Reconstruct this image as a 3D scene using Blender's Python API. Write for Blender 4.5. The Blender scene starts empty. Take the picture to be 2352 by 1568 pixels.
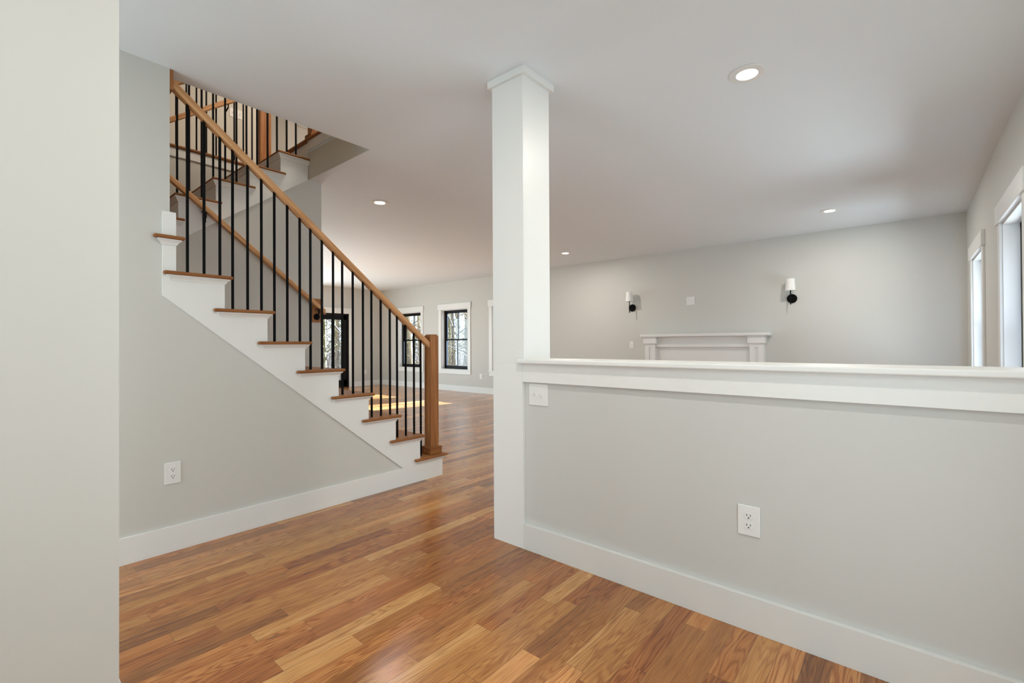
import bpy, bmesh, math, random
from mathutils import Vector, Matrix

# ------------------------------------------------------------------ camera, world, sun, large lamps, exposure
S = bpy.context.scene
C = S.collection
F_PX, YAW, PITCH, ROLL = 1061.565, 0.707522, 0.0057134, -0.0048637
fw = Vector((math.cos(YAW) * math.cos(PITCH), math.sin(YAW) * math.cos(PITCH), math.sin(PITCH)))
rt0 = Vector((math.sin(YAW), -math.cos(YAW), 0))
up0 = rt0.cross(fw)
rt = rt0 * math.cos(ROLL) + up0 * math.sin(ROLL)
up = -rt0 * math.sin(ROLL) + up0 * math.cos(ROLL)
cam = bpy.data.cameras.new('camera')
cam.sensor_width = 36
cam.lens = 36 * F_PX / 2352
cam.clip_start = 0.02
cam.clip_end = 300
co = bpy.data.objects.new('camera', cam)
C.objects.link(co)
M = Matrix((rt, up, -fw)).transposed().to_4x4()
M.translation = (0, 0, 1.163)
co.matrix_world = M
S.camera = co

S.view_settings.view_transform = 'Standard'
S.view_settings.look = 'None'
S.view_settings.gamma = 1
S.view_settings.use_curve_mapping = False
S.view_settings.exposure = 0.0

W = bpy.data.worlds.new('daylight_sky')
S.world = W
W.use_nodes = True
bg = W.node_tree.nodes['Background']
bg.inputs[0].default_value = (0.86, 0.93, 1.0, 1)
bg.inputs[1].default_value = 2.6

sun = bpy.data.lights.new('sun', 'SUN')
sun.energy = 98.0
sun.angle = 0.009
sun.color = (0.62, 0.82, 1.15)
so = bpy.data.objects.new('sun', sun)
C.objects.link(so)
so.rotation_euler = Vector((-0.965, 0.22, -0.34)).to_track_quat('-Z', 'Y').to_euler()


def area(name, loc, d, sx, sy, power, col=(0.95, 0.98, 1.0)):
    l = bpy.data.lights.new(name, 'AREA')
    l.shape = 'RECTANGLE'
    l.size, l.size_y = sx, sy
    l.energy = power
    l.color = col
    o = bpy.data.objects.new(name, l)
    C.objects.link(o)
    o.location = loc
    o.rotation_euler = Vector(d).to_track_quat('-Z', 'Z').to_euler()
    return o


# unseen fill lamps added to brighten the walls and ceilings
UPL = 5.0
FILL_COL = (0.745, 0.905, 1.0)
area('rear_fill', (-2.0, 0.6, 0.7), (1, 0, UPL), 1.5, 1.0, 27, FILL_COL)  # fill aimed at the ceiling; the rear wall is solid
area('front_fill', (0.85, -0.50, 0.9), (0, 1, 0.0), 1.2, 1.7, 17, FILL_COL)  # fill for the stair wall, at an assumed window that is not built
area('entry_fill', (-2.3, 2.6, 1.0), (1, 0.5, 0.3), 0.8, 1.8, 48, FILL_COL)  # added to light the hall; the rear wall has no entry opening
area('living_fill', (3.2, -0.50, 1.2), (0, 1, 0.3), 1.4, 1.3, 18, FILL_COL)  # fill for the living room, in front of solid wall
area('garden_bounce_fill', (5.7, -2.4, -0.2), (0, 1, 0.85), 4.4, 2.4, 400, (0.74, 0.9, 1.0))  # added lamp standing in for ground bounce through the right-wall windows
area('kitchen_fill', (2.40, 7.9, 1.2), (1, 0, 0.3), 6.4, 1.3, 58, (0.68, 0.89, 1.0))  # fill for the sunroom; the kitchen wall has no window
area('sunroom_fill', (4.0, 11.6, 1.1), (0, -1, 0.1), 2.6, 1.9, 140, (0.68, 0.89, 1.0))  # added to brighten sunroom and right wall; no such door is built
area('upper_hall_fill', (3.3, 6.0, 5.5), (0, 0, -1), 1.4, 0.8, 20, (1, 0.88, 0.70))  # unseen lamp added to light the upper hall
area('upper_stair_fill', (2.75, 3.65, 5.5), (-0.15, 0.3, -1), 0.8, 0.5, 56, (1, 0.90, 0.74))  # unseen lamp added to brighten the oak in the stairwell
area('upper_east_fill', (4.9, 4.5, 4.4), (-1, 0.3, 0), 1.4, 1.4, 10)  # fill light before the closed east wall


def can_or_fill_lamp(x, y, power=16.5):
    o = area('recessed_or_fill_lamp', (x, y, 2.743 - 0.010), (0, 0, -1), 0.100, 0.100, power, (1, 0.955, 0.872))
    o.data.shape = 'DISK'
    return o


can_or_fill_lamp(-0.79, 0.70, 11)
can_or_fill_lamp(1.0, 0.70, 17)  # added overhead fill for column and half wall, no fixture
can_or_fill_lamp(-0.79, 2.5, 10)  # added overhead fill for the stair wall, no fixture

random.seed(7)


# ------------------------------------------------------------------ mesh helpers
class MB:
    def __init__(s):
        s.v = []
        s.f = []

    def add(s, vs, fs):
        n = len(s.v)
        s.v += [tuple(p) for p in vs]
        s.f += [tuple(n + i for i in f) for f in fs]
        return s

    def box(s, x0, x1, y0, y1, z0, z1):
        x0, x1 = sorted((x0, x1)); y0, y1 = sorted((y0, y1)); z0, z1 = sorted((z0, z1))
        return s.add([(x, y, z) for z in (z0, z1) for y in (y0, y1) for x in (x0, x1)],
                     [(0, 2, 3, 1), (4, 5, 7, 6), (0, 1, 5, 4), (2, 6, 7, 3), (0, 4, 6, 2), (1, 3, 7, 5)])

    def prism(s, poly, a0, a1, ax='Y'):
        """poly = 2D outline; extruded along ax from a0 to a1. ax Y: poly is (x,z); Z: (x,y); X: (y,z)"""
        def P(p, a):
            return {'Y': (p[0], a, p[1]), 'Z': (p[0], p[1], a), 'X': (a, p[0], p[1])}[ax]
        n = len(poly)
        vs = [P(p, a0) for p in poly] + [P(p, a1) for p in poly]
        fs = [tuple(range(n)), tuple(range(2 * n - 1, n - 1, -1))]
        fs += [(i, n + i, n + (i + 1) % n, (i + 1) % n) for i in range(n)]
        return s.add(vs, fs)

    def sweep(s, path, prof):
        """path: XY points; prof: (offset to the right of travel, z), closed outline"""
        n = len(path); m = len(prof)
        vs = []
        for i, p in enumerate(path):
            p = Vector(p)
            ns = []
            if i > 0:
                d = (p - Vector(path[i - 1])).normalized(); ns.append(Vector((d.y, -d.x)))
            if i < n - 1:
                d = (Vector(path[i + 1]) - p).normalized(); ns.append(Vector((d.y, -d.x)))
            b = sum(ns, Vector((0, 0)))
            b = b / (b.length_squared / len(ns)) if len(ns) == 2 else ns[0]
            for o, z in prof:
                q = p + b * o
                vs.append((q.x, q.y, z))
        fs = []
        for i in range(n - 1):
            for j in range(m):
                k = (j + 1) % m
                fs.append((i * m + j, i * m + k, (i + 1) * m + k, (i + 1) * m + j))
        fs.append(tuple(range(m)))
        fs.append(tuple(range(n * m - 1, (n - 1) * m - 1, -1)))
        return s.add(vs, fs)

    def tube(s, pts, rad, seg=12, caps=True):
        pts = [Vector(p) for p in pts]
        if not isinstance(rad, (list, tuple)):
            rad = [rad] * len(pts)
        vs = []
        for i, p in enumerate(pts):
            d = (pts[min(i + 1, len(pts) - 1)] - pts[max(i - 1, 0)]).normalized()
            a = d.cross(Vector((0, 0, 1)) if abs(d.z) < 0.9 else Vector((1, 0, 0))).normalized()
            b = d.cross(a)
            for k in range(seg):
                t = 2 * math.pi * k / seg
                vs.append(p + (a * math.cos(t) + b * math.sin(t)) * rad[i])
        fs = []
        for i in range(len(pts) - 1):
            for k in range(seg):
                l = (k + 1) % seg
                fs.append((i * seg + k, i * seg + l, (i + 1) * seg + l, (i + 1) * seg + k))
        if caps:
            fs.append(tuple(range(seg - 1, -1, -1)))
            fs.append(tuple(range((len(pts) - 1) * seg, len(pts) * seg)))
        return s.add(vs, fs)

    def lathe(s, prof, c, ax='Z', seg=32):
        """prof (r, h) outline turned about ax through c"""
        vs = []
        for r, h in prof:
            for k in range(seg):
                t = 2 * math.pi * k / seg
                a, b = r * math.cos(t), r * math.sin(t)
                vs.append({'Z': (c[0] + a, c[1] + b, c[2] + h), 'X': (c[0] + h, c[1] + a, c[2] + b),
                           'Y': (c[0] + a, c[1] + h, c[2] + b)}[ax])
        fs = []
        n = len(prof)
        for i in range(n - 1):
            for k in range(seg):
                l = (k + 1) % seg
                fs.append((i * seg + k, i * seg + l, (i + 1) * seg + l, (i + 1) * seg + k))
        fs.append(tuple(range(seg - 1, -1, -1)))
        fs.append(tuple(range((n - 1) * seg, n * seg)))
        return s.add(vs, fs)

    def build(s, name, mat, parent=None, bevel=0, segs=2, smooth=False, at=None):
        me = bpy.data.meshes.new(name)
        me.from_pydata(s.v, [], s.f)
        bm = bmesh.new(); bm.from_mesh(me)
        bmesh.ops.recalc_face_normals(bm, faces=bm.faces)
        bm.to_mesh(me); bm.free()
        me.materials.append(mat)
        o = bpy.data.objects.new(name, me)
        C.objects.link(o)
        if at:
            at = Vector(at)
            me.transform(Matrix.Translation(-at))
            o.location = at
        if parent is not None:
            o.parent = parent
            pl = parent_loc(parent)
            o.location = o.location - pl
        if smooth:
            for p in me.polygons:
                p.use_smooth = True
        if bevel:
            b = o.modifiers.new('edge', 'BEVEL')
            b.width = bevel; b.segments = segs; b.limit_method = 'ANGLE'; b.angle_limit = math.radians(35)
            b.harden_normals = False
        return o


def parent_loc(o):
    v = Vector((0, 0, 0))
    while o is not None:
        v = v + o.location
        o = o.parent
    return v


def thing(name, label, cat, loc=(0, 0, 0), group=None):
    o = bpy.data.objects.new(name, None)
    o.empty_display_size = 0.1
    C.objects.link(o)
    o.location = loc
    return tag(o, label, cat, group)


def tag(o, label, cat, group=None, kind='thing'):
    o['label'] = label
    o['category'] = cat
    o['kind'] = kind
    if group:
        o['group'] = group
    return o


def struct(o, label=None):
    o['kind'] = 'structure'
    if label:
        o['label'] = label
    return o


def copy_tree(o, parent=None):
    c = o.copy(); C.objects.link(c)
    if parent is not None:
        c.parent = parent
    for ch in [x for x in C.objects if x.parent == o]:
        copy_tree(ch, c)
    return c


# ------------------------------------------------------------------ materials
def new_mat(name):
    m = bpy.data.materials.new(name); m.use_nodes = True
    return m, m.node_tree.nodes, m.node_tree.links, m.node_tree.nodes['Principled BSDF']


def paint(name, col, rough=0.55, spec=0.35, bump=0.02, scale=160):
    m, N, L, P = new_mat(name)
    P.inputs['Base Color'].default_value = (*col, 1)
    P.inputs['Roughness'].default_value = rough
    P.inputs['Specular IOR Level'].default_value = spec
    if bump:
        t = N.new('ShaderNodeTexCoord'); n = N.new('ShaderNodeTexNoise'); b = N.new('ShaderNodeBump')
        n.inputs['Scale'].default_value = scale; n.inputs['Detail'].default_value = 3
        b.inputs['Strength'].default_value = bump; b.inputs['Distance'].default_value = 0.002
        L.new(t.outputs['Object'], n.inputs['Vector']); L.new(n.outputs['Fac'], b.inputs['Height'])
        L.new(b.outputs['Normal'], P.inputs['Normal'])
    return m


def wood(name, dark, mid, light, axis=0, rough=0.32, gscale=28, slope=0.0):
    """straight-grained stained oak; the grain runs along the axis"""
    m, N, L, P = new_mat(name)
    t = N.new('ShaderNodeTexCoord'); mp = N.new('ShaderNodeMapping')
    sc = [1, 1, 1]; sc[axis] = 0.045
    mp.inputs['Scale'].default_value = sc
    vr = N.new('ShaderNodeVectorRotate'); vr.rotation_type = 'Y_AXIS'
    vr.inputs['Angle'].default_value = math.atan(slope)
    L.new(t.outputs['Object'], vr.inputs['Vector']); L.new(vr.outputs[0], mp.inputs['Vector'])
    n = N.new('ShaderNodeTexNoise'); n.inputs['Scale'].default_value = gscale * 3; n.inputs['Detail'].default_value = 6
    n.inputs['Distortion'].default_value = 0.6
    n2 = N.new('ShaderNodeTexNoise'); n2.inputs['Scale'].default_value = gscale; n2.inputs['Detail'].default_value = 3
    L.new(mp.outputs[0], n.inputs['Vector']); L.new(mp.outputs[0], n2.inputs['Vector'])
    mx = N.new('ShaderNodeMath'); mx.operation = 'MULTIPLY_ADD'
    mx.inputs[1].default_value = 0.5
    L.new(n.outputs['Fac'], mx.inputs[0])
    h = N.new('ShaderNodeMath'); h.operation = 'MULTIPLY'; h.inputs[1].default_value = 0.5
    L.new(n2.outputs['Fac'], h.inputs[0]); L.new(h.outputs[0], mx.inputs[2])
    r = N.new('ShaderNodeValToRGB')
    r.color_ramp.elements[0].position = 0.36; r.color_ramp.elements[0].color = (*dark, 1)
    r.color_ramp.elements[1].position = 0.64; r.color_ramp.elements[1].color = (*light, 1)
    e = r.color_ramp.elements.new(0.5); e.color = (*mid, 1)
    L.new(mx.outputs[0], r.inputs['Fac']); L.new(r.outputs['Color'], P.inputs['Base Color'])
    P.inputs['Roughness'].default_value = rough
    P.inputs['Specular IOR Level'].default_value = 0.2
    return m


BOARD_W = 0.0826


def floor_mat(name='oak_strip_floor'):
    m, N, L, P = new_mat(name)

    def mth(op, a, b=None, c=None):
        n = N.new('ShaderNodeMath'); n.operation = op
        for i, v in enumerate((a, b, c)):
            if v is None:
                continue
            if isinstance(v, (int, float)):
                n.inputs[i].default_value = v
            else:
                L.new(v, n.inputs[i])
        return n.outputs[0]

    def mix(t, f, a, b):
        n = N.new('ShaderNodeMix'); n.data_type = 'RGBA'; n.blend_type = t
        for k, v in ((0, f), (6, a), (7, b)):
            if isinstance(v, (int, float)):
                n.inputs[k].default_value = v
            elif isinstance(v, tuple):
                n.inputs[k].default_value = (*v, 1)
            else:
                L.new(v, n.inputs[k])
        return n.outputs[2]

    geo = N.new('ShaderNodeTexCoord'); sp = N.new('ShaderNodeSeparateXYZ')
    L.new(geo.outputs['Object'], sp.inputs[0])
    X, Y = sp.outputs[0], sp.outputs[1]
    yr = mth('DIVIDE', mth('SUBTRACT', Y, 0.131), BOARD_W)
    row = mth('FLOOR', yr)
    fy = mth('SUBTRACT', yr, row)
    # random board lengths along the row: one-dimensional cells
    w = mth('ADD', mth('DIVIDE', X, 0.72), mth('MULTIPLY', row, 17.37))
    v1 = N.new('ShaderNodeTexVoronoi'); v1.voronoi_dimensions = '1D'; v1.feature = 'F1'
    v1.inputs['Scale'].default_value = 1; v1.inputs['Randomness'].default_value = 0.85
    L.new(w, v1.inputs['W'])
    v2 = N.new('ShaderNodeTexVoronoi'); v2.voronoi_dimensions = '1D'; v2.feature = 'DISTANCE_TO_EDGE'
    v2.inputs['Scale'].default_value = 1; v2.inputs['Randomness'].default_value = 0.85
    L.new(w, v2.inputs['W'])
    rs = N.new('ShaderNodeSeparateColor'); L.new(v1.outputs['Color'], rs.inputs[0])
    R1, R2, R3 = rs.outputs
    # joints
    ey = mth('MULTIPLY', mth('MINIMUM', fy, mth('SUBTRACT', 1.0, fy)), BOARD_W)
    ex = mth('MULTIPLY', v2.outputs['Distance'], 0.72)
    seam = mth('LESS_THAN', mth('MINIMUM', ey, ex), 0.0006)
    # grain coordinates, shifted per board
    cx = mth('ADD', X, mth('MULTIPLY', R1, 37.0))
    cy = mth('ADD', Y, mth('MULTIPLY', R2, 11.0))
    cb = N.new('ShaderNodeCombineXYZ')
    L.new(mth('MULTIPLY', cx, 1.0), cb.inputs[0]); L.new(mth('MULTIPLY', cy, 9.0), cb.inputs[1])
    L.new(mth('MULTIPLY', R3, 9.0), cb.inputs[2])
    # cathedral figure: rings of a large soft noise
    ng = N.new('ShaderNodeTexNoise'); ng.inputs['Scale'].default_value = 1.25; ng.inputs['Detail'].default_value = 2.5
    ng.inputs['Roughness'].default_value = 0.5; ng.inputs['Distortion'].default_value = 0.25
    L.new(cb.outputs[0], ng.inputs['Vector'])
    rings = mth('SINE', mth('MULTIPLY', ng.outputs['Fac'], mth('MULTIPLY_ADD', R2, 90.0, 60.0)))
    rings = mth('MULTIPLY_ADD', rings, 0.5, 0.5)
    rings = mth('POWER', rings, 2.2)
    # fine pores
    cf = N.new('ShaderNodeCombineXYZ')
    L.new(mth('MULTIPLY', cx, 9.0), cf.inputs[0]); L.new(mth('MULTIPLY', cy, 330.0), cf.inputs[1])
    nf = N.new('ShaderNodeTexNoise'); nf.inputs['Scale'].default_value = 1.0; nf.inputs['Detail'].default_value = 4
    L.new(cf.outputs[0], nf.inputs['Vector'])
    # broad streaks
    cs = N.new('ShaderNodeCombineXYZ')
    L.new(mth('MULTIPLY', cx, 1.3), cs.inputs[0]); L.new(mth('MULTIPLY', cy, 34.0), cs.inputs[1]); L.new(mth('MULTIPLY', R1, 5.0), cs.inputs[2])
    ns = N.new('ShaderNodeTexNoise'); ns.inputs['Scale'].default_value = 1.0; ns.inputs['Detail'].default_value = 3
    L.new(cs.outputs[0], ns.inputs['Vector'])
    ramp = N.new('ShaderNodeValToRGB')
    cols = [(0.0, (0.215, 0.076, 0.019)), (0.16, (0.310, 0.117, 0.028)), (0.36, (0.400, 0.158, 0.037)),
            (0.58, (0.470, 0.200, 0.049)), (0.80, (0.550, 0.258, 0.074)), (1.0, (0.680, 0.368, 0.130))]
    ce = ramp.color_ramp
    ce.elements[0].position = 0; ce.elements[0].color = (*cols[0][1], 1)
    ce.elements[1].position = 1; ce.elements[1].color = (*cols[-1][1], 1)
    for p, c in cols[1:-1]:
        e = ce.elements.new(p); e.color = (*c, 1)
    base = mth('ADD', mth('MULTIPLY', R1, 0.80), mth('MULTIPLY', mth('SUBTRACT', ns.outputs['Fac'], 0.33), 0.8))
    L.new(base, ramp.inputs['Fac'])
    col = ramp.outputs['Color']
    # some boards redder
    col = mix('MULTIPLY', mth('MULTIPLY', mth('GREATER_THAN', R3, 0.62), 0.75), col, (1.0, 0.84, 0.78))
    figure = mth('MULTIPLY', mth('MULTIPLY', rings, mth('MULTIPLY_ADD', R3, 0.5, 0.42)), mth('GREATER_THAN', R2, 0.15))
    col = mix('MULTIPLY', figure, col, (0.58, 0.45, 0.36))
    pores = N.new('ShaderNodeMapRange'); pores.inputs['From Min'].default_value = 0.47; pores.inputs['From Max'].default_value = 0.66
    L.new(nf.outputs['Fac'], pores.inputs['Value'])
    col = mix('MULTIPLY', mth('MULTIPLY', pores.outputs[0], 0.72), col, (0.52, 0.42, 0.36))
    # knots
    ck = N.new('ShaderNodeCombineXYZ')
    L.new(mth('MULTIPLY', cx, 2.2), ck.inputs[0]); L.new(mth('MULTIPLY', cy, 7.0), ck.inputs[1])
    vk = N.new('ShaderNodeTexVoronoi'); vk.inputs['Scale'].default_value = 1.0
    L.new(ck.outputs[0], vk.inputs['Vector'])
    knot = N.new('ShaderNodeMapRange'); knot.inputs['From Min'].default_value = 0.075; knot.inputs['From Max'].default_value = 0.02
    L.new(vk.outputs['Distance'], knot.inputs['Value'])
    col = mix('MIX', mth('MULTIPLY', knot.outputs[0], 0.75), col, (0.07, 0.030, 0.016))
    col = mix('MIX', mth('MULTIPLY', seam, 0.72), col, (0.05, 0.024, 0.013))
    L.new(col, P.inputs['Base Color'])
    rg = mth('MULTIPLY_ADD', nf.outputs['Fac'], 0.10, 0.20)
    L.new(rg, P.inputs['Roughness'])
    P.inputs['Specular IOR Level'].default_value = 0.5
    P.inputs['Coat Weight'].default_value = 0.3
    P.inputs['Coat Roughness'].default_value = 0.27
    b = N.new('ShaderNodeBump'); b.inputs['Strength'].default_value = 0.16; b.inputs['Distance'].default_value = 0.0008
    hgt = mth('SUBTRACT', mth('MULTIPLY', nf.outputs['Fac'], 0.4), mth('MULTIPLY', seam, 1.0))
    L.new(hgt, b.inputs['Height']); L.new(b.outputs['Normal'], P.inputs['Normal'])
    return m


def glow(name, col, strength):
    m, N, L, P = new_mat(name)
    P.inputs['Base Color'].default_value = (0.9, 0.9, 0.9, 1)
    P.inputs['Emission Color'].default_value = (*col, 1)
    P.inputs['Emission Strength'].default_value = strength
    return m


def glass_mat():
    m, N, L, P = new_mat('window_glass')
    N.remove(P)
    out = N['Material Output']
    t = N.new('ShaderNodeBsdfTransparent'); t.inputs[0].default_value = (0.95, 0.97, 0.965, 1)
    g = N.new('ShaderNodeBsdfGlossy'); g.inputs['Roughness'].default_value = 0.02
    lw = N.new('ShaderNodeLayerWeight'); lw.inputs[0].default_value = 0.5
    pw = N.new('ShaderNodeMath'); pw.operation = 'POWER'; pw.inputs[1].default_value = 5
    fr = N.new('ShaderNodeMath'); fr.operation = 'MULTIPLY_ADD'; fr.inputs[1].default_value = 0.5; fr.inputs[2].default_value = 0.025
    L.new(lw.outputs['Facing'], pw.inputs[0]); L.new(pw.outputs[0], fr.inputs[0])
    mx = N.new('ShaderNodeMixShader')
    L.new(fr.outputs[0], mx.inputs[0]); L.new(t.outputs[0], mx.inputs[1]); L.new(g.outputs[0], mx.inputs[2])
    L.new(mx.outputs[0], out.inputs[0])
    return m


def bark_mat(name, a, b):
    m, N, L, P = new_mat(name)
    t = N.new('ShaderNodeTexCoord'); mp = N.new('ShaderNodeMapping'); mp.inputs['Scale'].default_value = (6, 6, 0.8)
    n = N.new('ShaderNodeTexNoise'); n.inputs['Scale'].default_value = 3; n.inputs['Detail'].default_value = 5
    r = N.new('ShaderNodeValToRGB')
    r.color_ramp.elements[0].position = 0.35; r.color_ramp.elements[0].color = (*a, 1)
    r.color_ramp.elements[1].position = 0.65; r.color_ramp.elements[1].color = (*b, 1)
    L.new(t.outputs['Object'], mp.inputs[0]); L.new(mp.outputs[0], n.inputs['Vector']); L.new(n.outputs['Fac'], r.inputs['Fac'])
    L.new(r.outputs['Color'], P.inputs['Base Color']); P.inputs['Roughness'].default_value = 0.9
    return m


def leaf_ground():
    m, N, L, P = new_mat('leaf_litter')
    t = N.new('ShaderNodeTexCoord'); n = N.new('ShaderNodeTexNoise'); n.inputs['Scale'].default_value = 9; n.inputs['Detail'].default_value = 6
    r = N.new('ShaderNodeValToRGB')
    r.color_ramp.elements[0].position = 0.35; r.color_ramp.elements[0].color = (0.05, 0.028, 0.016, 1)
    r.color_ramp.elements[1].position = 0.68; r.color_ramp.elements[1].color = (0.17, 0.11, 0.07, 1)
    L.new(t.outputs['Object'], n.inputs['Vector']); L.new(n.outputs['Fac'], r.inputs['Fac'])
    L.new(r.outputs['Color'], P.inputs['Base Color']); P.inputs['Roughness'].default_value = 0.95
    return m


WALL = paint('greige_wall_paint', (0.620, 0.612, 0.572), 0.5, 0.3)
CEIL = paint('ceiling_paint', (0.79, 0.835, 0.855), 0.8, 0.2, 0.05, 220)
SHADED_TRIM = paint('half_wall_trim_shaded', (0.73, 0.728, 0.70), 0.38, 0.35, 0)  # white trim darkened for the weaker light low on the half wall
PANEL = paint('half_wall_paint', (0.61, 0.608, 0.582), 0.42, 0.35)
TRIM = paint('white_trim_paint', (0.81, 0.81, 0.785), 0.33, 0.4, 0.0)
HALLWALL = paint('cream_hall_paint', (0.62, 0.595, 0.53), 0.5, 0.3)
PLAST = paint('white_plastic', (0.80, 0.80, 0.78), 0.28, 0.5, 0)
DARKSLOT = paint('dark_slot', (0.012, 0.012, 0.012), 0.6, 0.2, 0)
BLACK = paint('black_satin_metal', (0.003, 0.003, 0.0035), 0.5, 0.1, 0)
SASH = paint('black_window_frame', (0.007, 0.0055, 0.005), 0.45, 0.15, 0)
SHADE = paint('white_linen_shade', (0.86, 0.85, 0.82), 0.8, 0.2, 0.1, 400)
CHROME = paint('brushed_nickel', (0.6, 0.58, 0.55), 0.25, 0.6, 0)
CHROME.node_tree.nodes['Principled BSDF'].inputs['Metallic'].default_value = 1
OAK_X = wood('oak_rail', (0.45, 0.215, 0.085), (0.63, 0.335, 0.150), (0.74, 0.43, 0.215), 0, 0.4)
OAK_DOWN = wood('oak_rail_descending', (0.45, 0.215, 0.085), (0.63, 0.335, 0.150), (0.74, 0.43, 0.215), 0, 0.4, 28, -0.80)
OAK_UP = wood('oak_rail_rising', (0.45, 0.215, 0.085), (0.63, 0.335, 0.150), (0.74, 0.43, 0.215), 0, 0.4, 28, 0.745)
OAK_T = wood('oak_tread', (0.200, 0.072, 0.022), (0.290, 0.112, 0.034), (0.355, 0.150, 0.048), 1, 0.45)
OAK_Z = wood('oak_newel', (0.270, 0.105, 0.036), (0.390, 0.165, 0.058), (0.470, 0.215, 0.080), 2, 0.42)
OAK_E = wood('oak_tread_end', (0.200, 0.072, 0.022), (0.290, 0.112, 0.034), (0.355, 0.150, 0.048), 0, 0.45)
FLOOR = floor_mat()
GLASS = glass_mat()
LAMP_ON = glow('lit_lamp_lens', (1, 0.93, 0.82), 26)
BARK = [bark_mat('bark_grey', (0.05, 0.040, 0.030), (0.17, 0.145, 0.11)), bark_mat('bark_tan', (0.10, 0.066, 0.033), (0.31, 0.225, 0.125)),
        bark_mat('bark_olive', (0.08, 0.066, 0.024), (0.24, 0.20, 0.09))]

# ------------------------------------------------------------------ levels and planes
HC = 2.743            # ceiling
XF = 7.85             # far wall
YR = -0.56            # right wall
YB = 11.75            # back wall with the glass door
YS, YSW = 3.166, 3.180
YU, YUS = 4.357, 4.343
YH = 5.45             # edge of the upper hall
RISE, RUN, R1 = 0.1985, 0.2474, 2.737
Z2 = 3.13             # upper floor

# ------------------------------------------------------------------ room shell
struct(MB().box(-2.75, 8.05, -0.76, 11.95, -0.06, 0).build('floor', FLOOR))
mb = MB()
hx0, hx1, hy0, hy1 = -0.6, 2.094, 3.297, YH + 0.117
mb.box(-2.75, 8.05, -0.76, hy0, HC, 3.10)
mb.box(-2.75, hx0, hy0, hy1, HC, 3.10)
mb.box(hx1, 8.05, hy0, hy1, HC, 3.10)
mb.box(-2.75, 8.05, hy1, 11.95, HC, 3.10)
struct(mb.build('ceiling', CEIL))
mb = MB()
mb.box(hx1, 5.1, hy0, YH, 3.102, Z2)
mb.box(-0.6, 5.1, YH, 8.3, 3.102, Z2)
struct(mb.build('floor_upper', FLOOR))

# stair wall (full height to the left, triangular under the steps)
poly = [(-2.7, 0), (2.681, 0), (0.731, 1.564), (0.731, HC), (-2.7, HC)]
struct(MB().prism(poly, YSW, hy0).build('wall_stair', WALL))
# wall under the upper flight
poly = [(-0.6, 0), (2.228, 0), (2.228, HC), (2.092, HC), (2.092, 2.88), (1.053, 2.105), (0.5, 1.75), (-0.6, 1.75)]
struct(MB().prism(poly, YU, YU + 0.117).build('wall_under_stairs', WALL))
struct(MB().box(-0.6, 2.11, YH, YH + 0.117, 0, 3.10).build('wall_stairwell', WALL))
struct(MB().box(-0.72, -0.6, hy0, 8.3, 0, 5.6).build('wall_landing', WALL))
struct(MB().box(2.111, 2.228, YU + 0.117, YB, 0, HC).build('wall_kitchen', WALL))
# face of the floor edge above the opening
struct(MB().box(2.0935, 2.0945, hy0, YU, HC, 3.0).build('trim_1', HALLWALL))
# left wall by the camera and the walls behind it
struct(MB().box(-2.7, 0.282, 1.761, 1.878, 0, HC).build('wall_left', WALL))
struct(MB().box(-2.82, -2.7, -0.76, 3.3, 0, HC).build('wall_rear', WALL))


def wall_with_holes(name, ax, a0, a1, u0, u1, z1, holes, mat, zb=0):
    """wall between a0..a1 in its thickness, u along it; holes (u0,u1,z0,z1) sorted by u"""
    mb = MB()

    def bx(p, q, z0, zz):
        if q - p < 1e-4 or zz - z0 < 1e-4:
            return
        if ax == 'X':
            mb.box(a0, a1, p, q, z0, zz)
        else:
            mb.box(p, q, a0, a1, z0, zz)
    u = u0
    for h in sorted(holes):
        bx(u, h[0], zb, z1)
        bx(h[0], h[1], zb, h[2]); bx(h[0], h[1], h[3], z1)
        u = h[1]
    bx(u, u1, zb, z1)
    return struct(mb.build(name, mat))


WZ0, WZ1 = 0.548, 2.035
far_windows = [(6.345, 7.305), (8.13, 9.09), (9.935, 10.895)]
wall_with_holes('wall_far', 'X', XF, XF + 0.2, -0.76, 11.95, HC, [(a, b, WZ0, WZ1) for a, b in far_windows], WALL)
right_windows = [(4.22, 5.12), (6.27, 7.21)]
wall_with_holes('wall_right', 'Y', YR - 0.2, YR, -2.75, XF, HC, [(a, b, WZ0, 2.062) for a, b in right_windows], WALL)
DX0, DX1, DZ = 5.72, 6.79, 2.02
wall_with_holes('wall_back', 'Y', YB, YB + 0.2, 2.11, XF, HC, [(DX0, DX1, 0, DZ)], WALL)

# upper storey
struct(MB().box(-0.6, 2.72, 6.94, 7.06, Z2, 5.57).build('wall_upper_hall', HALLWALL))
wall_with_holes('wall_upper_back', 'Y', 8.1, 8.22, 2.6, 5.2, 5.57, [(3.60, 4.38, Z2, 5.17)], WALL, Z2)
struct(MB().box(2.60, 2.72, 7.06, 8.1, Z2, 5.57).build('wall_upper_return', WALL))
struct(MB().box(5.1, 5.22, 3.0, 8.3, Z2, 5.57).build('wall_upper_east', WALL))
struct(MB().box(-0.72, 5.22, 3.18, 3.297, 3.10, 5.57).build('wall_upper_front', WALL))
struct(MB().box(-0.75, 5.22, 3.18, 8.3, 5.57, 5.65).build('ceiling_upper', CEIL))

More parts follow.
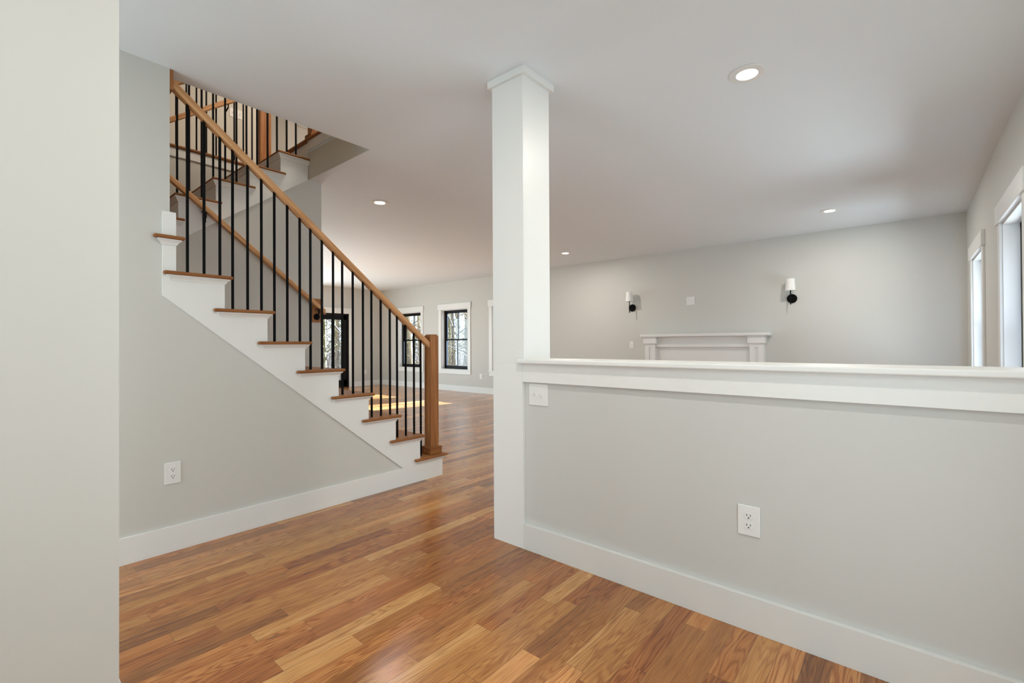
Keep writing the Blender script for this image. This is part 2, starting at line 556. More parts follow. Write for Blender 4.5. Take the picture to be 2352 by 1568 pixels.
# baseboards
BH = 0.1415
struct(MB().box(-2.7, 2.309, YS, YSW, 0, BH).build('baseboard_stair', TRIM))
struct(MB().box(XF - 0.014, XF, YR, YB, 0, BH).build('baseboard_far', TRIM, bevel=0.002))
struct(MB().box(DX1 + 0.11, XF - 0.014, YB - 0.014, YB, 0, BH).box(2.228, DX0 - 0.11, YB - 0.014, YB, 0, BH).build('baseboard_back', TRIM, bevel=0.002))
struct(MB().box(2.29, XF - 0.014, YR, YR + 0.014, 0, BH).build('baseboard_right', TRIM, bevel=0.002))
struct(MB().box(2.228, 2.242, YU + 0.117, YB - 0.014, 0, BH).build('baseboard_kitchen', TRIM, bevel=0.002))
struct(MB().sweep([(-2.7, 1.761), (0.282, 1.761), (0.282, 1.878), (-2.7, 1.878)],
                  [(0, 0), (0.015, 0), (0.015, BH), (0, BH)]).build('baseboard_left', TRIM, bevel=0.002))


# ------------------------------------------------------------------ windows and doors
def window(name, ax, a_in, a_out, u0, u1, z0, z1, sgn, hood=0.145):
    """double-hung black window with white casing. ax: axis across the wall; a_in: room face; sgn: direction out of the room"""
    root = bpy.data.objects.new(name, None); C.objects.link(root); root['kind'] = 'structure'

    def bx(mb, d0, d1, p, q, za, zb):
        A, B = a_in + sgn * d0, a_in + sgn * d1
        if ax == 'X':
            mb.box(A, B, p, q, za, zb)
        else:
            mb.box(p, q, A, B, za, zb)
        return mb
    cw = 0.105
    # casing: two stiles, hood, stool and apron, on the room face
    mb = MB()
    bx(mb, -0.018, 0, u0 - cw, u0 - 0.006, z0, z1 + 0.01); bx(mb, -0.018, 0, u1 + 0.006, u1 + cw, z0, z1 + 0.01)
    bx(mb, -0.030, 0, u0 - cw - 0.02, u1 + cw + 0.02, z1 + 0.01, z1 + 0.01 + hood)
    mb.build('casing', TRIM, root, bevel=0.002)
    bx(MB(), -0.034, 0.09, u0 - cw - 0.015, u1 + cw + 0.015, z0 - 0.022, z0).build('stool', TRIM, root, bevel=0.003)
    bx(MB(), -0.018, 0, u0 - cw, u1 + cw, z0 - 0.122, z0 - 0.022).build('apron', TRIM, root, bevel=0.002)
    # jamb lining
    mb = MB()
    bx(mb, 0, 0.09, u0, u0 + 0.008, z0, z1); bx(mb, 0, 0.09, u1 - 0.008, u1, z0, z1); bx(mb, 0, 0.09, u0, u1, z1 - 0.008, z1)
    mb.build('jamb', TRIM, root)
    fr = MB()
    t = 0.05
    bx(fr, 0.09, 0.17, u0, u0 + t, z0, z1); bx(fr, 0.09, 0.17, u1 - t, u1, z0, z1)
    bx(fr, 0.09, 0.17, u0, u1, z1 - t, z1); bx(fr, 0.09, 0.17, u0, u1, z0, z0 + t)
    fr.build('frame', SASH, root, bevel=0.002)
    zm = (z0 + z1) / 2 - 0.008
    for nm, d0, d1, za, zb in (('lower_sash', 0.095, 0.125, z0 + t * 0.5, zm + 0.02), ('upper_sash', 0.128, 0.158, zm - 0.02, z1 - t * 0.5)):
        s = MB(); b = 0.052
        um = (u0 + u1) / 2
        bx(s, d0, d1, u0 + 0.02, u0 + 0.02 + b, za, zb); bx(s, d0, d1, u1 - 0.02 - b, u1 - 0.02, za, zb)
        bx(s, d0, d1, u0 + 0.02, u1 - 0.02, za, za + (0.04 if nm[0] == 'u' else b)); bx(s, d0, d1, u0 + 0.02, u1 - 0.02, zb - (b if nm[0] == 'u' else 0.04), zb)
        bx(s, d0 + 0.005, d1 - 0.005, um - 0.009, um + 0.009, za, zb)
        so_ = s.build(nm, SASH, root, bevel=0.0015)
        dm = (d0 + d1) / 2
        bx(MB(), dm - 0.002, dm + 0.002, u0 + 0.06, u1 - 0.06, za + 0.035, zb - 0.035).build('pane', GLASS, so_)
    lk = MB(); bx(lk, 0.085, 0.10, (u0 + u1) / 2 + 0.16, (u0 + u1) / 2 + 0.22, zm + 0.018, zm + 0.034)
    lk.build('sash_lock', SASH, root, bevel=0.002)
    return root


for i, (a, b) in enumerate(far_windows):
    window('window_%d' % (3 - i), 'X', XF, XF + 0.2, a, b, WZ0, WZ1, 1)
for i, (a, b) in enumerate(right_windows):
    window('window_%d' % (4 + i), 'Y', YR, YR - 0.2, a, b, WZ0, 2.062, -1)

# glass door in the back wall
root = bpy.data.objects.new('door_1', None); C.objects.link(root); root['kind'] = 'structure'
mb = MB()
mb.box(DX0 - 0.11, DX0, YB - 0.018, YB, 0, DZ).box(DX1, DX1 + 0.11, YB - 0.018, YB, 0, DZ)
mb.box(DX0 - 0.13, DX1 + 0.13, YB - 0.03, YB, DZ, DZ + 0.15)
mb.build('casing', TRIM, root, bevel=0.002)
mb = MB()
mb.box(DX0, DX0 + 0.04, YB, YB + 0.15, 0, DZ).box(DX1 - 0.04, DX1, YB, YB + 0.15, 0, DZ).box(DX0, DX1, YB, YB + 0.15, DZ - 0.04, DZ)
mb.box(DX0, DX1, YB, YB + 0.15, 0, 0.02)
mb.build('frame', SASH, root, bevel=0.002)
d0, d1 = DX0 + 0.045, DX1 - 0.045
mb = MB()
y0, y1 = YB + 0.03, YB + 0.075
mb.box(d0, d0 + 0.13, y0, y1, 0.025, DZ - 0.045).box(d1 - 0.13, d1, y0, y1, 0.025, DZ - 0.045)
mb.box(d0, d1, y0, y1, DZ - 0.17, DZ - 0.045).box(d0, d1, y0, y1, 0.025, 0.20)
mb.build('door_frame', SASH, root, bevel=0.003)
MB().box(6.31, 6.345, y0 + 0.01, y1 - 0.005, 0.2, DZ - 0.17).build('muntin', SASH, root)
MB().box(d0 + 0.12, d1 - 0.12, y0 + 0.02, y0 + 0.026, 0.19, DZ - 0.16).build('pane', GLASS, root)
hd = MB().box(d0 + 0.04, d0 + 0.08, y0 - 0.012, y0, 0.88, 1.16).tube([(d0 + 0.06, y0 - 0.012, 1.02), (d0 + 0.06, y0 - 0.05, 1.02), (d0 + 0.17, y0 - 0.055, 1.02)], 0.009)
hd.build('handle', BLACK, root, bevel=0.001)

# white panelled door upstairs
root = bpy.data.objects.new('door_2', None); C.objects.link(root); root['kind'] = 'structure'
yd = 8.1
MB().box(3.50, 3.60, yd - 0.018, yd, Z2, 5.17).box(4.38, 4.48, yd - 0.018, yd, Z2, 5.17).box(3.48, 4.50, yd - 0.03, yd, 5.17, 5.31).build('casing', TRIM, root, bevel=0.002)
leaf = MB().box(3.605, 4.375, yd + 0.02, yd + 0.055, Z2 + 0.008, 5.165).build('door_leaf', TRIM, root, bevel=0.002)
mb = MB()
for za, zb in ((Z2 + 0.25, Z2 + 0.95), (Z2 + 1.15, Z2 + 1.90)):
    for p, q, r, s in ((3.72, 4.26, zb - 0.02, zb), (3.72, 4.26, za, za + 0.02), (3.72, 3.74, za, zb), (4.24, 4.26, za, zb)):
        mb.box(p, q, yd + 0.008, yd + 0.02, r, s)
mb.build('panel_moulding', TRIM, leaf, bevel=0.002)
MB().lathe([(0.001, -0.06), (0.022, -0.058), (0.027, -0.045), (0.02, -0.03), (0.01, -0.02), (0.01, -0.004), (0.03, -0.003), (0.03, 0)], (3.665, yd + 0.02, Z2 + 0.96), 'Y', 20).build('door_knob', CHROME, leaf, smooth=True)

# ------------------------------------------------------------------ half wall and column
hw = thing('half_wall', 'low panelled half wall with a white cap and two electrical plates', 'half wall', (2.15, 0.6, 0))
MB().box(2.06, 2.27, YR, 1.70, 0, 1.053).build('panel', PANEL, hw)
MB().box(2.039, 2.06, YR, 1.6665, 0.948, 1.053).build('top_rail', TRIM, hw, bevel=0.0012)
MB().box(2.039, 2.06, YR, 1.6665, 0, BH).build('baseboard', SHADED_TRIM, hw, bevel=0.0012)
MB().box(2.27, 2.284, YR, 1.70, 0, BH).build('baseboard', TRIM, hw, bevel=0.0012)
cp = MB().prism([(2.008, YR), (2.31, YR), (2.31, 1.655), (2.039, 1.655), (2.039, 1.689), (2.008, 1.689)], 1.053, 1.0765, 'Z')
cp.build('cap', TRIM, hw, bevel=0.006, segs=3)

cl = thing('column', 'square white column at the end of the half wall', 'column', (2.165, 1.775, 0))
MB().box(2.039, 2.292, 1.6667, 1.893, 0, 1.053).build('plinth', TRIM, cl, bevel=0.0012)
MB().box(2.039, 2.292, 1.655, 1.893, 1.053, HC).build('shaft', TRIM, cl, bevel=0.0012)
MB().box(2.021, 2.31, 1.630, 1.916, 2.701, HC).build('capital', TRIM, cl, bevel=0.0015)

# ------------------------------------------------------------------ lower staircase
st = thing('staircase', 'open staircase with oak treads and white risers beside the grey wall', 'staircase', (2.7, 3.7, 0))


def rx(n):
    return R1 - RUN * (n - 1)


NOSE, TT, DZ = 0.037, 0.020, -0.003
for n in range(1, 10):
    z = RISE * n + DZ
    a, b = rx(n + 1), rx(n) + NOSE
    yo = YS - NOSE
    if n < 9:
        p = [(b, yo), (b, YU - 0.001), (a + 0.001, YU - 0.001), (a + 0.001, YS - 0.001), (a - 0.064, YS - 0.001), (a - 0.064, yo)]
    else:
        p = [(b, yo), (b, YU - 0.001), (a, YU - 0.001), (a, hy0 + 0.002), (0.7585, hy0 + 0.002), (0.7585, YS - 0.001), (0.648, YS - 0.001), (0.648, yo)]
    MB().prism(p, z - TT, z, 'Z').build('tread', OAK_E, st, bevel=0.0085, segs=4)
    MB().box(rx(n) - 0.016, rx(n), YSW + 0.001, YU - 0.001, max(0, RISE * (n - 1) + DZ), z - TT).build('riser', TRIM, st)
    zt = z - TT
    cv = [(0, zt), (0.023, zt), (0.023, zt - 0.007), (0.018, zt - 0.010), (0.013, zt - 0.015), (0.009, zt - 0.020), (0.006, zt - 0.025), (0.006, zt - 0.030), (0, zt - 0.030)]
    x0 = (rx(n + 1) - 0.022) if n < 9 else 0.692
    path = [(x0, YS + 0.001), (x0, YS), (rx(n), YS), (rx(n), YU - 0.002)]
    MB().sweep(path, cv).build('cove_moulding', TRIM, st)
sk = [(R1, 0), (2.309, 0), (2.309, 0.148), (0.694, 1.446), (0.694, 1.921), (rx(9), 1.921)]
z8 = RISE * 8 - TT + DZ
sk += [(rx(9), z8)]
for n in range(8, 0, -1):
    sk += [(rx(n), RISE * n - TT + DZ), (rx(n), RISE * (n - 1) - TT + DZ if n > 1 else 0)]
sk = sk[:-1]
MB().prism(sk, YS, YSW + 0.001).build('skirt_board', TRIM, st)
MB().box(-0.6, 0.51, hy0 + 0.002, YH - 0.001, 1.94, 1.985).build('landing', FLOOR, st)

# railing of the lower flight
rl = thing('stair_railing', 'oak handrail with black balusters and square newel on the lower flight', 'railing', (2.68, 3.243, 0.1985))
SL = -0.8075


def rail_top(x):
    return 2.6993 + SL * (x - 0.7578)


RVT = 0.053
RY0, RY1 = 3.205, 3.259


def rail_prism(xa, xb, f, vt, y0, y1):
    """sloping rail with eased edges between xa and xb; f(x) is its top"""
    return MB().prism([(xa, f(xa) - vt), (xa, f(xa)), (xb, f(xb)), (xb, f(xb) - vt)], y0, y1)


rail_prism(0.752, 2.634, rail_top, RVT, RY0, RY1).build('handrail', OAK_DOWN, rl, bevel=0.006, segs=3)
bal_x = [0.829, 0.914, 0.999, 1.07, 1.157, 1.241, 1.323, 1.408, 1.494, 1.57, 1.655, 1.741, 1.814, 1.901, 1.988, 2.063, 2.148, 2.234, 2.304, 2.391, 2.477, 2.549]
BB = 0.0064


def baluster(x, y, z0, z1, sl, parent):
    mb = MB()
    vs = []
    for dx, dy in ((-BB, -BB), (BB, -BB), (BB, BB), (-BB, BB)):
        vs.append((x + dx, y + dy, z0))
    for dx, dy in ((-BB, -BB), (BB, -BB), (BB, BB), (-BB, BB)):
        vs.append((x + dx, y + dy, z1 + sl * dx))
    mb.add(vs, [(0, 3, 2, 1), (4, 5, 6, 7), (0, 1, 5, 4), (1, 2, 6, 5), (2, 3, 7, 6), (3, 0, 4, 7)])
    return mb.build('baluster', BLACK, parent)


for i, x in enumerate(bal_x):
    n = 8 - i // 3
    baluster(x, 3.232, RISE * n + DZ, rail_top(x) - RVT + 0.004, SL, rl)
nw = MB()
nx0, nx1, ny0, ny1 = 2.634, 2.724, 3.198, 3.288
nw.box(nx0, nx1, ny0, ny1, RISE + DZ, 1.236)
np_ = nw.build('newel_post', OAK_Z, rl, bevel=0.003)
g = 0.020
MB().prism([(nx0 - g, RISE + DZ), (nx1 + g, RISE + DZ), (nx1 + g, RISE + 0.062), (nx0 - g, RISE + 0.062)], ny0 - g, ny1 + g).build('base_block', OAK_E, np_, bevel=0.006, segs=2)
c4 = [(nx0, ny0), (nx1, ny0), (nx1, ny1), (nx0, ny1)]
cc = [(nx0 + 0.012, ny0 + 0.012), (nx1 - 0.012, ny0 + 0.012), (nx1 - 0.012, ny1 - 0.012), (nx0 + 0.012, ny1 - 0.012)]
MB().add([(*p, 1.236) for p in c4] + [(*p, 1.253) for p in cc], [(0, 3, 2, 1), (4, 5, 6, 7), (0, 1, 5, 4), (1, 2, 6, 5), (2, 3, 7, 6), (3, 0, 4, 7)]).build('chamfered_top', OAK_Z, np_)
MB().box(0.7315, 0.7505, 3.186, 3.280, 2.628, 2.741).build('rosette', OAK_Z, rl, bevel=0.002)

# wall-mounted handrail of the lower flight
wr = thing('handrail', 'slim oak handrail fixed to the wall behind the lower flight', 'handrail', (2.17, 4.30, 1.5))


def wr_top(x):
    return 2.474 - 0.781 * (x - 0.998)


rail_prism(0.35, 2.237, wr_top, 0.050, 4.284, 4.332).build('rail', OAK_DOWN, wr, bevel=0.008, segs=3)
MB().box(2.127, 2.213, 4.338, 4.3565, 1.384, 1.612).build('mounting_block', OAK_Z, wr, bevel=0.004)


def bracket(x, yw, ztop, parent):
    mb = MB()
    mb.lathe([(0.028, -0.012), (0.031, -0.009), (0.031, 0)], (x, yw, ztop - 0.075), 'Y', 20)
    mb.tube([(x, yw - 0.006, ztop - 0.078), (x, yw - 0.03, ztop - 0.07), (x, yw - 0.046, ztop - 0.04), (x, yw - 0.048, ztop - 0.004)], [0.011, 0.009, 0.008, 0.008], 10)
    mb.box(x - 0.03, x + 0.03, yw - 0.062, yw - 0.036, ztop - 0.006, ztop - 0.001)
    return mb.build('bracket', BLACK, parent, smooth=False)


bracket(1.23, YU - 0.0005, wr_top(1.23) - 0.050, wr)
bracket(2.168, 4.338, wr_top(2.168) - 0.050, wr)

# ------------------------------------------------------------------ upper staircase
us = thing('staircase', 'upper return flight with oak treads seen through the balusters', 'staircase', (1.0, 4.9, 2.0))
URUN, URISE, U0, UZ = 0.2603, 0.1933, 1.053, 2.163


def ux(k):   # riser under tread k (k=0 is the tread at 2.358)
    return U0 + URUN * k


def uz(k):
    return UZ + URISE * (k + 1)


for k in range(-1, 4):
    z = uz(k); a = ux(k) - 0.030; b = ux(k + 1)
    if k < 3:
        p = [(a, YUS - 0.033), (b + 0.040, YUS - 0.033), (b + 0.040, YUS - 0.001), (b - 0.001, YUS - 0.001), (b - 0.001, YH - 0.001), (a, YH - 0.001)]
    else:
        p = [(a, YUS - 0.033), (2.110, YUS - 0.033), (2.110, YUS - 0.001), (2.0925, YUS - 0.001), (2.0925, YH - 0.001), (a, YH - 0.001)]
    MB().prism(p, z - TT, z, 'Z').build('tread', OAK_E, us, bevel=0.0085, segs=4)
    MB().box(ux(k), ux(k) + 0.016, YU + 0.001, YH - 0.001, z - URISE, z - TT).build('riser', TRIM, us)
    zt = z - TT
    cvp = [(0, zt), (0.026, zt), (0.026, zt - 0.009), (0.020, zt - 0.013), (0.015, zt - 0.022), (0.010, zt - 0.030), (0.007, zt - 0.038), (0, zt - 0.038)]
    MB().sweep([(ux(k), YH - 0.002), (ux(k), YUS), (min(b + 0.012, 2.09), YUS), (min(b + 0.012, 2.09), YUS + 0.001)], cvp).build('cove_moulding', TRIM, us)
MB().box(2.0925, 2.106, YU + 0.001, YH - 0.001, uz(3), 3.102).build('riser', TRIM, us)
sk = [(0.70, 1.735), (1.108, 2.032), (2.091, 2.742), (2.091, uz(3) - TT)]
for k in range(3, -2, -1):
    sk += [(ux(k), uz(k) - TT), (ux(k), uz(k - 1) - TT)]
sk = sk[:-1] + [(ux(-1), uz(-2) - TT), (0.70, uz(-2) - TT)]
MB().prism(sk, YUS, YU + 0.0005).build('skirt_board', TRIM, us, bevel=0.001, segs=1)
MB().box(-0.6, 0.55, YU + 0.12, YH - 0.002, 1.986, 2.0).build('tread', OAK_E, us)

# edge of the upper hall floor: oak nosing and white fascia
ed = MB()
ed.box(-0.6, 2.064, YH - 0.032, YH + 0.05, 3.104, 3.131)
o = ed.build('trim_2', OAK_E, bevel=0.010, segs=3); struct(o)
o = MB().box(2.064, 2.15, hy0, YH + 0.05, 3.104, 3.131).build('trim_3', OAK_T, bevel=0.010, segs=3); struct(o)
struct(MB().box(-0.6, 2.078, YH - 0.014, YH, 3.017, 3.104).build('trim_4', TRIM, bevel=0.002))
struct(MB().box(2.078, 2.0935, hy0, 4.33, 3.018, 3.104).build('trim_5', TRIM, bevel=0.002))

# railing of the upper flight
ur = thing('stair_railing', 'black balusters and oak rail rising along the upper flight', 'railing', (1.5, 4.41, 2.5))
USL = URISE / URUN


def ur_top(x):
    return 3.305 + USL * (x - 1.08)


for i, x in enumerate([1.062, 1.143, 1.231, 1.314, 1.404, 1.491, 1.571, 1.659, 1.748, 1.83, 1.919, 2.004]):
    baluster(x, 4.41, uz(i // 3), ur_top(x) - 0.05, USL, ur)
rail_prism(0.62, 2.12, ur_top, RVT, 4.383, 4.437).build('handrail', OAK_UP, ur, bevel=0.006, segs=3)
nv = MB().box(2.125, 2.215, 4.335, 4.425, Z2, 4.24).build('newel_post', OAK_Z, ur, bevel=0.003)
MB().box(2.105, 2.235, 4.315, 4.445, Z2 + 0.001, Z2 + 0.07).build('base_block', OAK_E, nv, bevel=0.006)

gr = thing('stair_railing', 'guard railing of thin black balusters along the upper hall edge', 'railing', (1.5, 5.48, Z2))
for x in [1.312, 1.398, 1.485, 1.572, 1.661, 1.747, 1.832, 1.922, 2.01]:
    baluster(x, 5.482, 3.131, 4.06, 0, gr)
MB().box(0.4, 2.09, 5.455, 5.509, 4.055, 4.11).build('handrail', OAK_X, gr, bevel=0.006)
MB().box(2.088, 2.206, 5.462, 5.58, Z2, 4.26).build('newel_post', OAK_Z, gr, bevel=0.003)

# oak handrail along the far side of the upper flight
fr_ = thing('handrail', 'oak handrail sloping up along the far side of the upper flight', 'handrail', (1.5, 5.38, 3.5))
rail_prism(0.55, 1.86, lambda x: 3.377 + 0.748 * (x - 1.252), 0.054, 5.378, 5.426).build('rail', OAK_UP, fr_, bevel=0.008, segs=3)
for x in (0.9, 1.75):
    zt = 3.377 + 0.748 * (x - 1.252) - 0.054
    MB().tube([(x, 5.402, zt + 0.002), (x, 5.405, zt - 0.03), (x, 5.4745, zt - 0.05)], 0.007, 8).build('bracket', BLACK, fr_)


# ------------------------------------------------------------------ outlets and switches
def plate_axes(face):
    """local (u right, v up, w out of the wall) -> world, for a plate on the given face"""
    return {'-X': (Vector((0, -1, 0)), Vector((-1, 0, 0))), '-Y': (Vector((1, 0, 0)), Vector((0, -1, 0)))}[face]


def wplate(root, name, face, c, parts, mat, parent, bevel=0, segs=2):
    u, w = plate_axes(face)
    mb = MB()
    for (u0, u1, v0, v1, w0, w1) in parts:
        vs = []
        for ww in (w0, w1):
            for vv in (v0, v1):
                for uu in (u0, u1):
                    vs.append(Vector(c) + u * uu + w * ww + Vector((0, 0, vv)))
        mb.add(vs, [(0, 2, 3, 1), (4, 5, 7, 6), (0, 1, 5, 4), (2, 6, 7, 3), (0, 4, 6, 2), (1, 3, 7, 5)])
    return mb.build(name, mat, parent, bevel=bevel, segs=segs)


def outlet(label, face, c, w=0.078, h=0.124):
    r = thing('wall_outlet', label, 'outlet', c, 'wall outlets')
    wplate(r, 'cover_plate', face, c, [(-w / 2, w / 2, -h / 2, h / 2, 0, 0.006)], PLAST, r, 0.004, 3)
    u, ww = plate_axes(face)
    for s in (1, -1):
        cc = Vector(c) + Vector((0, 0, s * 0.0195))
        mb = MB()
        pts = []
        for k in range(24):
            t = 2 * math.pi * k / 24
            a = 0.0172 * math.cos(t); b = max(-0.0142, min(0.0142, 0.0172 * math.sin(t)))
            pts.append((a, b))
        vs = [cc + u * a + Vector((0, 0, b)) + ww * d for d in (0.004, 0.0075) for a, b in pts]
        n = len(pts)
        mb.add(vs, [tuple(range(n)), tuple(range(n, 2 * n))] + [(i, (i + 1) % n, n + (i + 1) % n, n + i) for i in range(n)])
        f = mb.build('receptacle', PLAST, r, bevel=0.0008, segs=2)
        wplate(r, 'slot', face, cc, [(-0.0078, -0.0054, -0.0010, 0.0078, 0.007, 0.0079), (0.0054, 0.0078, 0.0002, 0.0070, 0.007, 0.0079)], DARKSLOT, f)
        g = MB()
        vs = [cc + u * (0.0028 * math.cos(t)) + Vector((0, 0, -0.0072 + 0.0028 * math.sin(t))) + ww * d for d in (0.007, 0.0079) for t in [2 * math.pi * k / 12 for k in range(12)]]
        g.add(vs, [tuple(range(12)), tuple(range(12, 24))] + [(i, (i + 1) % 12, 12 + (i + 1) % 12, 12 + i) for i in range(12)])
        g.build('ground_hole', DARKSLOT, f)
    wplate(r, 'screw', face, c, [(-0.0025, 0.0025, -0.0025, 0.0025, 0.006, 0.0072)], PLAST, r, 0.0008)
    return r


def switch(label, face, c, gangs=2, w=0.131, h=0.122, cat='light switch'):
    r = thing('light_switch', label, cat, c, 'switch plates')
    wplate(r, 'cover_plate', face, c, [(-w / 2, w / 2, -h / 2, h / 2, 0, 0.006)], PLAST, r, 0.004, 3)
    for i in range(gangs):
        u0 = (i - (gangs - 1) / 2) * 0.046
        u, ww = plate_axes(face)
        cc = Vector(c) + u * u0
        wplate(r, 'collar', face, cc, [(-0.0055, 0.0055, -0.012, 0.012, 0.0055, 0.007)], PLAST, r, 0.0006)
        mb = MB()
        vs = []
        for d, vz, hu, hv in ((0.006, 0.0, 0.0042, 0.0075), (0.018, 0.007 if i % 2 == 0 else -0.004, 0.0034, 0.0036)):
            for a, b in ((-1, -1), (1, -1), (1, 1), (-1, 1)):
                vs.append(cc + u * (a * hu) + Vector((0, 0, vz + b * hv)) + ww * d)
        mb.add(vs, [(0, 1, 2, 3), (4, 5, 6, 7), (0, 1, 5, 4), (1, 2, 6, 5), (2, 3, 7, 6), (3, 0, 4, 7)])
        mb.build('toggle', PLAST, r, bevel=0.0008)
        for v0 in (0.028, -0.0324):
            wplate(r, 'screw', face, cc, [(-0.0022, 0.0022, v0, v0 + 0.0044, 0.006, 0.0068)], PLAST, r, 0.0006)
    return r


outlet('white duplex outlet on the half wall panel', '-X', (2.06, 0.4955, 0.440), 0.084, 0.122)
outlet('white duplex outlet on the grey wall below the staircase', '-Y', (0.744, YSW, 0.441), 0.078, 0.122)
outlet('small white outlet on the far wall between two windows', '-X', (XF, 7.685, 0.40))
outlet('small white outlet near the glass door, seen between balusters', '-Y', (7.30, YB, 0.40))
switch('white double toggle switch plate on the half wall beside the column', '-X', (2.06, 1.567, 0.880), 2)
switch('square white plate on the far wall between the two sconces', '-X', (XF, 2.76, 1.875), 2, 0.135, 0.137)
switch('single white switch plate on the far wall beside the mantel', '-X', (XF, 3.828, 1.137), 1, 0.082, 0.130)
switch('wide white switch plate on the upstairs wall behind the balusters', '-Y', (2.345, 6.94, 4.325), 3, 0.166, 0.122)

# ------------------------------------------------------------------ fireplace mantel
mt = thing('fireplace_mantel', 'white fireplace mantel with panelled pilasters behind the half wall', 'mantel', (7.7, 2.567, 0))
MB().box(7.655, XF, 1.548, 3.578, 1.278, 1.323).box(7.668, XF, 1.561, 3.565, 1.272, 1.278).build('mantel_shelf', TRIM, mt, bevel=0.003)
for (a, b) in ((1.640, 1.826), (3.322, 3.508)):
    pl = MB()
    pw = 0.07
    xa, xb = 7.700, XF
    pl.box(xa + 0.012, xb, a, b, 0, 1.16)
    pl.box(xa, xa + 0.012, a, a + pw, 0, 1.16).box(xa, xa + 0.012, b - pw, b, 0, 1.16).box(xa, xa + 0.012, a + pw, b - pw, 1.098, 1.16).box(xa, xa + 0.012, a + pw, b - pw, 0, 0.16)
    po = pl.build('pilaster', TRIM, mt, bevel=0.002)
    MB().box(7.680, XF, a - 0.024, b + 0.024, 1.160, 1.258).build('capital', TRIM, po, bevel=0.002)
    MB().box(7.668, XF, a - 0.036, b + 0.036, 1.258, 1.272).build('crown_strip', TRIM, po, bevel=0.004)
MB().box(7.745, XF, 1.826, 3.322, 1.148, 1.272).build('frieze', TRIM, mt)
MB().box(7.725, XF, 1.826, 3.322, 1.100, 1.148).build('ledge', TRIM, mt, bevel=0.004)
MB().box(7.762, XF, 1.826, 3.322, 0.80, 1.100).box(7.762, XF, 1.826, 1.96, 0, 0.80).box(7.762, XF, 3.19, 3.322, 0, 0.80).build('surround_panel', TRIM, mt)
MB().box(7.835, XF - 0.001, 1.96, 3.19, 0.0, 0.80).build('firebox', DARKSLOT, mt)


# ------------------------------------------------------------------ wall sconces
def sconce(label, y):
    x = 7.73
    r = thing('wall_sconce', label, 'wall lamp', (XF, y, 1.812), 'sconces above the mantel')
    MB().lathe([(0.062, -0.016), (0.066, -0.012), (0.066, 0)], (XF, y, 1.812), 'X', 40).build('back_plate', BLACK, r, smooth=False)
    MB().tube([(XF - 0.015, y, 1.812), (x, y, 1.812)], 0.008, 14).lathe([(0.001, -0.024), (0.010, -0.022), (0.010, -0.014)], (XF, y, 1.812), 'X', 14).build('arm', BLACK, r)
    MB().tube([(x, y, 1.718), (x, y, 1.95)], 0.0075, 14).build('stem', BLACK, r)
    sh = MB()
    z0, z1, r0, r1 = 1.922, 2.093, 0.067, 0.054
    sh.lathe([(r0 - 0.003, 0), (r0, 0), (r1, z1 - z0), (r1 - 0.003, z1 - z0)], (x, y, z0), 'Z', 40)
    # open the shade: keep the walls only
    n = 40
    sh.f = [f for f in sh.f if len(f) == 4]
    sh.f += [(k, 3 * n + k, 3 * n + (k + 1) % n, (k + 1) % n) for k in range(n)]
    sh.build('shade', SHADE, r)
    MB().tube([(x, y, 1.95), (x, y, 1.985)], 0.013, 16).build('lamp_holder', PLAST, r)
    MB().lathe([(0.008, 0), (0.022, 0.02), (0.028, 0.045), (0.02, 0.07), (0.004, 0.08)], (x, y, 1.985), 'Z', 16).build('bulb', SHADE, r, smooth=True)
    MB().tube([(x - r0 * 0.86, y, 1.96), (x + r0 * 0.86, y, 1.96)], 0.0018, 6).tube([(x, y - r0 * 0.86, 1.96), (x, y + r0 * 0.86, 1.96)], 0.0018, 6).build('shade_spider', BLACK, r)
    return r


sconce('black sconce with white shade left of the square wall plate', 3.812)
sconce('black sconce with white shade right of the square wall plate', 1.284)


# ------------------------------------------------------------------ recessed ceiling lights
def can(label, x, y, R=0.099, power=16.5):
    r = thing('recessed_light', label, 'ceiling light', (x, y, HC), 'recessed ceiling lights')
    can_or_fill_lamp(x, y, power)
    prof = [(R - 0.002, 0), (R, -0.003), (R - 0.002, -0.006), (R - 0.008, -0.0075), (0.0575, -0.0075), (0.0555, -0.0005)]
    MB().lathe(prof, (x, y, HC), 'Z', 48).build('trim_ring', TRIM, r, smooth=False)
    MB().lathe([(0.0552, -0.0006), (0.0552, -0.0030)], (x, y, HC), 'Z', 40).build('lens', LAMP_ON, r)
    return r


can('lit recessed light, the large one nearest, right of the column', 2.955, 0.703)
can('lit recessed light left of the column, beyond the staircase', 2.943, 4.438, power=10)
can('lit recessed light above the right wall sconce', 6.672, 0.695)
can('lit recessed light just right of the column, above the left sconce', 6.712, 4.507)

# ------------------------------------------------------------------ outdoors: woods beyond the windows
o = MB().box(8.06, 90, -60, 90, -0.5, -0.4).box(-60, 8.06, 11.96, 90, -0.5, -0.4).box(-60, 90, -60, -0.78, -0.5, -0.4).build('ground', leaf_ground())
struct(o)


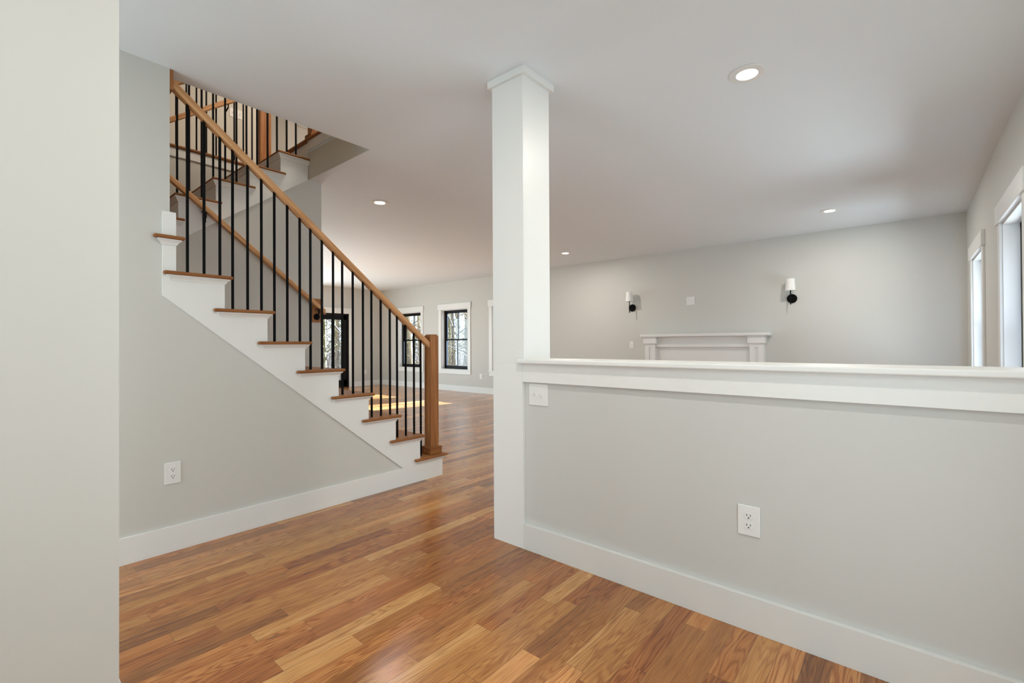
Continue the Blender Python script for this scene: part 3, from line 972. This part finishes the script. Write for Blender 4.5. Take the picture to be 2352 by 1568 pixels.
def make_tree(seed, h, r, mat):
    rnd = random.Random(seed)
    mb = MB()
    pts, rads = [], []
    x = y = 0
    for i in range(9):
        t = i / 8
        pts.append((x, y, t * h)); rads.append(r * (1 - 0.85 * t) + 0.006)
        x += rnd.uniform(-0.05, 0.05) * h / 8; y += rnd.uniform(-0.05, 0.05) * h / 8
    mb.tube(pts, rads, 7)
    root = mb.build('bare_tree', mat)
    br = MB()
    for b in range(16):
        t = rnd.uniform(0.12, 0.95)
        i = min(7, int(t * 8)); f = t * 8 - i
        p = Vector(pts[i]).lerp(Vector(pts[i + 1]), f)
        a = rnd.uniform(0, 6.283); L_ = h * rnd.uniform(0.10, 0.24) * (1.1 - 0.5 * t)
        q = p + Vector((math.cos(a), math.sin(a), rnd.uniform(0.25, 0.9))) * L_ * 0.5
        e = q + Vector((math.cos(a + rnd.uniform(-.5, .5)), math.sin(a + rnd.uniform(-.5, .5)), rnd.uniform(0.2, 1.0))) * L_ * 0.55
        rr = r * 0.28 * (1 - 0.6 * t) + 0.006
        br.tube([p, q, e], [rr, rr * 0.65, rr * 0.25], 5)
        for s in range(2):
            m_ = q.lerp(e, rnd.uniform(0, 0.7))
            k = m_ + Vector((rnd.uniform(-1, 1), rnd.uniform(-1, 1), rnd.uniform(0, 0.9))) * L_ * 0.35
            br.tube([m_, k], [rr * 0.4, rr * 0.15], 4)
    br.build('branches', mat, root)
    return root


TREE_LABEL = 'bare woodland tree standing outside, seen through the window glass'
protos = [make_tree(11 + i, random.uniform(7, 12), random.uniform(0.05, 0.15), BARK[i % 3]) for i in range(8)]
spots = []
rnd = random.Random(5)


def scatter(n, a0, a1, d0, d1):
    for _ in range(n):
        a = math.radians(rnd.uniform(a0, a1)); d = d0 + (d1 - d0) * rnd.random() ** 0.8
        p = (d * math.cos(a), d * math.sin(a))
        if p[0] < 9.2 and p[1] < 13.2:
            continue
        spots.append(p)


scatter(62, 43.5, 56.5, 15, 36)      # beyond the windows of the far wall
scatter(40, 57.5, 65.5, 16, 34)      # beyond the glass door
for i, (x, y) in enumerate(spots):
    o = protos[i] if i < len(protos) else copy_tree(protos[i % len(protos)])
    o.location = (x, y, -0.42)
    o.rotation_euler = (0, 0, rnd.uniform(0, 6.28))
    s = rnd.uniform(0.7, 1.25)
    o.scale = (s, s, s)
    tag(o, TREE_LABEL, 'tree', 'bare trees in the woods outside')
# brushwood: thin dry stems between the trees
mb = MB()
for _ in range(1300):
    a = math.radians(rnd.uniform(41, 67)); d = rnd.uniform(15, 34)
    x, y = d * math.cos(a), d * math.sin(a)
    if x < 9.2 and y < 13.2:
        continue
    h = rnd.uniform(0.5, 2.6)
    t = (x + rnd.uniform(-.4, .4), y + rnd.uniform(-.4, .4), -0.4 + h)
    mb.tube([(x, y, -0.42), t], [0.008, 0.003], 4)
    for s in range(3):
        f = rnd.uniform(0.3, 0.95)
        p = Vector((x, y, -0.42)).lerp(Vector(t), f)
        mb.tube([p, p + Vector((rnd.uniform(-.5, .5), rnd.uniform(-.5, .5), rnd.uniform(.1, .5)))], [0.004, 0.002], 3)
o = mb.build('undergrowth', bark_mat('dry_stems', (0.05, 0.034, 0.02), (0.15, 0.105, 0.065)))
tag(o, 'dry brown undergrowth of thin stems among the trees outside', 'undergrowth', None, 'stuff')
